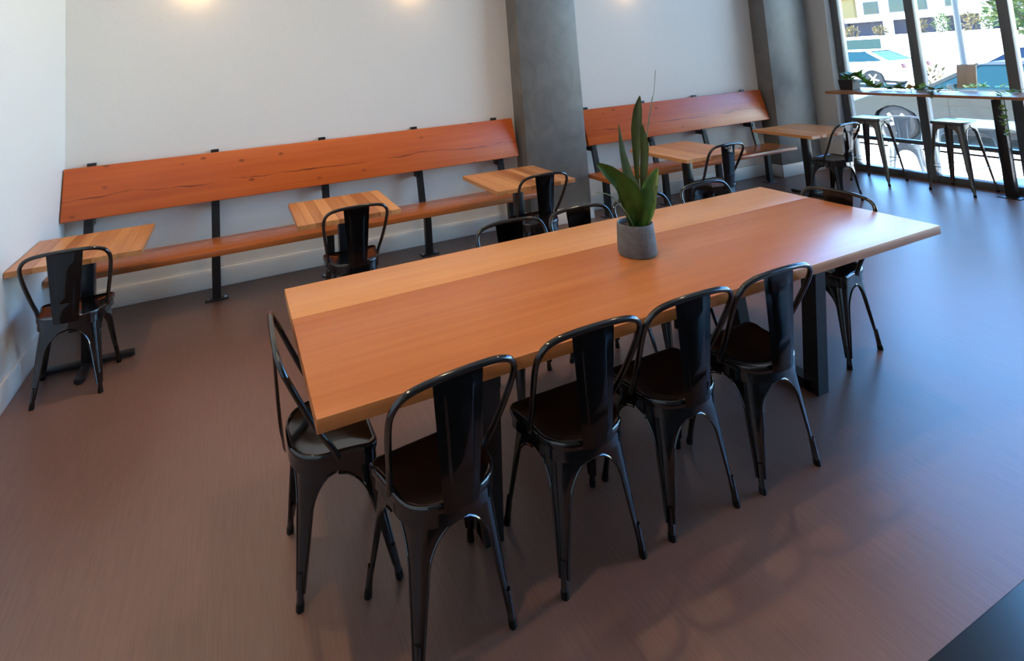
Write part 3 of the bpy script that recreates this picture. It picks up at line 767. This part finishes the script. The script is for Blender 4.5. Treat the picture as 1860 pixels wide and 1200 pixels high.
# ------------------------------------------------------------------ cars
def car(name, x_side, y_front, ground, paint, glass, lab, L=4.6, hgt=1.44, wid=1.80, wheel_r=.33, fw_u=.92):
    """car parked along y, nose towards +y, near flank at x_side; local: u = distance behind the nose"""
    t = tag(empty(name, (x_side + wid / 2, y_front - L / 2, ground)), lab, 'car')

    def Y(u): return L / 2 - u
    rw_u = L - 1.0
    # lower body: side outline with wheel arches, extruded across the width, shoulders drawn in
    def arc(uc, r, n=10): return [(uc + r * math.cos(math.pi * k / n), .30 + r * math.sin(math.pi * k / n)) for k in range(n + 1)]
    topl = [(0.02, .45), (.0, .62), (.08, .74), (.35, .84), (.9, .92), (1.35, .97), (2.2, .98), (3.2, .99), (3.9, 1.01), (4.35, 1.0), (4.55, .93), (L, .7), (L - .02, .45)]
    topl = [(u * L / 4.6 if u < 4.4 else u - 4.6 + L, z * hgt / 1.44) for u, z in topl]
    low = [(L - .06, .28)] + [q for q in arc(rw_u, wheel_r + .06)] + [(q[0], q[1]) for q in arc(fw_u, wheel_r + .06)] + [(.06, .28)]
    outl = topl + [(L - .06, .26)] + [(u, z) for u, z in arc(rw_u, wheel_r + .06)] + [(u, z) for u, z in arc(fw_u, wheel_r + .06)] + [(.06, .26)]
    n_ = len(outl); rs = []
    for xs, ins in ((-wid / 2, .03), (-wid / 2 + .05, 0), (wid / 2 - .05, 0), (wid / 2, .03)):
        rs.append([(xs + (0.0), Y(u), z - (ins if z > .6 else 0)) for u, z in outl])
    MB().rings(rs).obj('body', paint, t, angle=35)
    # greenhouse: roof, pillars and glass
    wb, wr = wid / 2 - .06, wid / 2 - .24; zb, zr = .955 * hgt / 1.44, hgt
    ws0, ws1, rr, rb = 1.25 * L / 4.6, 2.05 * L / 4.6, 3.35 * L / 4.6, 4.15 * L / 4.6
    base = [(ws0, zb), (rb, zb)]; top = [(ws1, zr - .03), (rr, zr - .03)]
    gl_ = MB().rings([[(-wb, Y(ws0), zb), (wb, Y(ws0), zb), (wb, Y(rb), zb), (-wb, Y(rb), zb)], [(-wr, Y(ws1), zr - .04), (wr, Y(ws1), zr - .04), (wr, Y(rr), zr - .04), (-wr, Y(rr), zr - .04)]])
    gl_.obj('glass', glass, t, smooth=False)
    rf = MB().rings([[(-wr - .02, Y(ws1 - .05), zr - .05), (wr + .02, Y(ws1 - .05), zr - .05), (wr + .02, Y(rr + .06), zr - .05), (-wr - .02, Y(rr + .06), zr - .05)],
                     [(-wr + .06, Y(ws1 + .12), zr), (wr - .06, Y(ws1 + .12), zr), (wr - .06, Y(rr - .12), zr), (-wr + .06, Y(rr - .12), zr)]])
    rf.obj('roof', paint, t, smooth=False)
    for sx in (-1, 1):
        for u0, u1, w_ in ((ws0, ws1 - .03, .06), (2.62 * L / 4.6, 2.68 * L / 4.6, .07), (rb, rr + .03, .10)):
            MB().bar((sx * (wb + .004), Y(u0), zb), (sx * (wr + .012), Y(u1), zr - .04), w_, .02, (1, 0, 0)).obj('pillar', paint if w_ != .07 else 'tyre', t)
        MB().box((sx * wid / 2 - .004, Y(3.75 * L / 4.6), .70), (sx * wid / 2 + .004, Y(1.55), .712)).obj('door_crease', paint, t)
        for u in (1.62, 2.66, 3.6): MB().box((sx * wid / 2 - .002, Y(u * L / 4.6) - .005, .34), (sx * wid / 2 + .002, Y(u * L / 4.6) + .005, .94)).obj('door_gap', 'tyre', t)
        MB().box((sx * (wid / 2 + .02) - .05, Y(1.72) - .06, .98), (sx * (wid / 2 + .02) + .07, Y(1.72) + .06, 1.08), .02).obj('mirror', paint, t)
        for u in (fw_u, rw_u):
            wm_ = empty('wheel', (sx * (wid / 2 - .11), Y(u), wheel_r)); wm_.parent = t; wm_.rotation_euler = (0, R(90), 0)
            MB().lathe([(.20, -.10), (wheel_r - .03, -.10), (wheel_r, -.07), (wheel_r, .07), (wheel_r - .03, .10), (.20, .10)], 28).obj('tyre', 'tyre', wm_)
            rim = MB().lathe([(.225, -.07), (.225, .07), (.20, .09)], 24)
            rim.obj('rim', 'tyre', wm_)
            for k in range(5):
                a = 2 * math.pi * k / 5
                MB().bar((0, 0, sx * .085), (.21 * math.cos(a), .21 * math.sin(a), sx * .095), .055, .03).obj('spoke', 'alloy', wm_)
        MB().box((sx * wid / 2 * .72 - .16, Y(.05) - .03, .60), (sx * wid / 2 * .72 + .16, Y(-.01), .72), .03).obj('headlamp', 'chrome_trim', t)
        MB().box((sx * (wid / 2 - .14) - .13, Y(L + .012), .72), (sx * (wid / 2 - .14) + .145, Y(L - .14), .88), .03).obj('tail_lamp', 'tail_red', t)
    MB().box((-wid / 2 + .1, Y(L - .2), .18), (wid / 2 - .1, Y(.2), .42)).obj('underbody', 'tyre', t)
    return t


car('grey_car', 11.6, 7.10, SZ_, 'car_grey', 'car_glass', 'dark grey sedan parked at the kerb just outside the patio', fw_u=.78)
car('white_car', 22.0, 16.15, SZ_, 'car_white', 'car_glass', 'white sedan with red tail lamp parked across the street', L=4.6, hgt=1.40)
car('white_suv', 15.6, 8.2, SZ_, 'car_white', 'car_glass_blue', 'white car with dark blue windows parked behind the grey sedan', L=4.7, hgt=1.58)

# ------------------------------------------------------------------ far side of the street
BXX = 55.0
bl = tag(empty('far_building', (BXX, 20, SZ_)), 'long white building with blue windows across the parking lot', 'building')


def bpart(nm, lo, hi, m, par=bl, bev=0):
    return MB().box((lo[0] - BXX, lo[1] - 20, lo[2] - SZ_), (hi[0] - BXX, hi[1] - 20, hi[2] - SZ_), bev).obj(nm, m, par)


bpart('upper_wall', (BXX, 8, 2.75), (BXX + 10, 33.2, 6.3), 'stucco_white')
bpart('base_wall', (BXX + .8, 8, SZ_), (BXX + 10, 33.2, 2.75), 'stucco_dark')
bpart('yellow_wing', (BXX - .4, 32.0, 3.2), (BXX + 9, 38, 5.0), 'stucco_yellow')
bpart('red_parapet', (BXX - .6, 31.6, 5.0), (BXX + 9, 38, 6.4), 'stucco_red')
bpart('wing_base', (BXX + .4, 33.2, SZ_), (BXX + 9, 38, 3.2), 'stucco_dark')
for y0, y1, z0, z1 in ((30.1, 31.4, 3.4, 4.6), (30.1, 31.4, 4.9, 5.8), (29.9 - .6, 28.4 + 1.2, 3.3, 4.7), (29.6 - 1.0, 30.4 - 1.9, 3.3, 4.7), (28.0, 29.3, 3.4, 4.7), (26.4, 27.6, 3.4, 4.8), (24.3, 25.2, 3.5, 4.6), (21.7, 22.3, 2.9, 5.0), (19.2, 21.2, 3.0, 5.2), (17.0, 18.6, 3.0, 5.2), (13.8, 15.4, 3.2, 4.8), (10.6, 12.2, 3.2, 4.8)):
    ya, yb = min(y0, y1), max(y0, y1)
    if (y0, y1) in ((29.9 - .6, 28.4 + 1.2), (29.6 - 1.0, 30.4 - 1.9)): continue
    wdw = bpart('window', (BXX - .04, ya, z0), (BXX + .02, yb, z1), 'pole_grey'); 
    p_ = bpart('pane', (BXX - .06, ya + .08, z0 + .08), (BXX - .035, yb - .08, z1 - .08), 'far_glass', wdw)
for y in (14.5, 18.0, 22.9, 25.8, 29.7): bpart('pier', (BXX - .1, y - .18, SZ_), (BXX + .8, y + .18, 2.75), 'stucco_white')

fs = tag(empty('green_screen', (30, 17.6, SZ_)), 'green fabric fence screen behind the white sedan', 'fence')
MB().box((-.02, -1.05, .25), (.02, 1.05, 1.72)).obj('screen', 'screen_green', fs)
for y in (-1.0, 0, 1.0): MB().tube([(.05, y, 0), (.05, y, 1.72)], .03, 8).obj('post', 'pole_grey', fs)
lp = tag(empty('street_lamp', (*at_x(1742, 60, 19.0).xy, SZ_)), 'pale grey street lamp post beyond the parked cars', 'street lamp')
MB().lathe([(.16, 0), (.16, .05), (.075, .08), (.06, 5.2)], 14).obj('post', 'pole_grey', lp)
MB().tube([(0, 0, 5.1), (-.5, 0, 5.35), (-1.2, 0, 5.4)], .035, 8).obj('arm', 'pole_grey', lp)
MB().box((-1.7, -.13, 5.34), (-1.15, .13, 5.44), .03).obj('lamp_head', 'pole_grey', lp)


def bush(name, loc, rx, rz, n, m, lab, L=.16, trunk=0.0, cat='bush', group=None):
    t = tag(empty(name, loc), lab, cat, group)
    mb = MB()
    for k in range(n):
        while True:
            q = Vector((random.uniform(-1, 1), random.uniform(-1, 1), random.uniform(-1, 1)))
            if .25 < q.length < 1: break
        p_ = Vector((q.x * rx, q.y * rx, trunk + rz + q.z * rz)); d = q + Vector((random.uniform(-.7, .7), random.uniform(-.7, .7), random.uniform(-.2, .8)))
        leaf_quad(mb, p_, d, (random.uniform(-1, 1), random.uniform(-1, 1), 1), L * random.uniform(.7, 1.3), L * .3)
    mb.obj('foliage', m, t, smooth=False)
    tk = MB()
    for k in range(4): tk.tube([(0, 0, 0), (.02 * k, .03 * (k - 1.5), max(trunk, .15)), (rx * .5 * math.cos(k * 1.6), rx * .5 * math.sin(k * 1.6), trunk + rz * 1.2)], [.05 if trunk else .02, .04 if trunk else .015, .008], 6)
    tk.obj('trunk' if trunk else 'stems', 'bark', t)
    return t


bank = MB(); BT0, BT1 = 38.0, 46.0
bank.add([(BT0, 2, SZ_ - .1), (BT0, 44, SZ_ - .1), (BT1, 44, 1.45), (BT1, 2, 1.45), (BT1 + 6, 2, 1.45), (BT1 + 6, 44, 1.45), (BT1 + 6, 2, SZ_ - .1), (BT1 + 6, 44, SZ_ - .1)], [(0, 1, 2, 3), (3, 2, 5, 4), (4, 5, 7, 6), (0, 3, 4, 6), (1, 7, 5, 2), (0, 6, 7, 1)])
structure(bank.obj('embankment', 'pavement', smooth=False), 'pale sunlit gravel bank in front of the far building')
GB = 'shrubs on the bank across the street'
for px, rx, rz, m, lab in ((1545, .8, .42, 'bush_dry', 'dry yellow shrub on the bank, nearest the window jamb'),
                           (1598, .7, .38, 'bush_dry', 'dry yellow shrub on the bank below the blue windows'),
                           (1671, .6, .5, 'bush_dry', 'dry yellow shrub on the bank just right of the window mullion'),
                           (1711, .8, .62, 'bush_green', 'bright green shrub on the bank left of the street lamp post'),
                           (1764, .8, .6, 'bush_dry', 'dry shrub on the bank right of the street lamp post'),
                           (1796, .6, .6, 'bush_green', 'green shrub on the bank beside the third window mullion')):
    q = at_x(px, 50, 46.9 + .9 * (px % 3)); bush('shrub', (q.x, q.y, 1.45), rx * .62, rz, 160, m, lab, L=.22, group=GB)
q = at_x(1692, 105, 14.0); bush('roadside_plant', (14.0, q.y, SZ_), .2, .68, 70, 'bush_dry', 'thin yellowish roadside plant seen just right of the window mullion', L=.12, cat='plant')
q = at_x(1862, 10, 40); bush('street_tree', (36, at_x(1868, 10, 36).y, SZ_), 1.5, 1.5, 900, 'bush_green', 'leafy green street tree at the right edge of the view', L=.4, trunk=1.6, cat='tree')
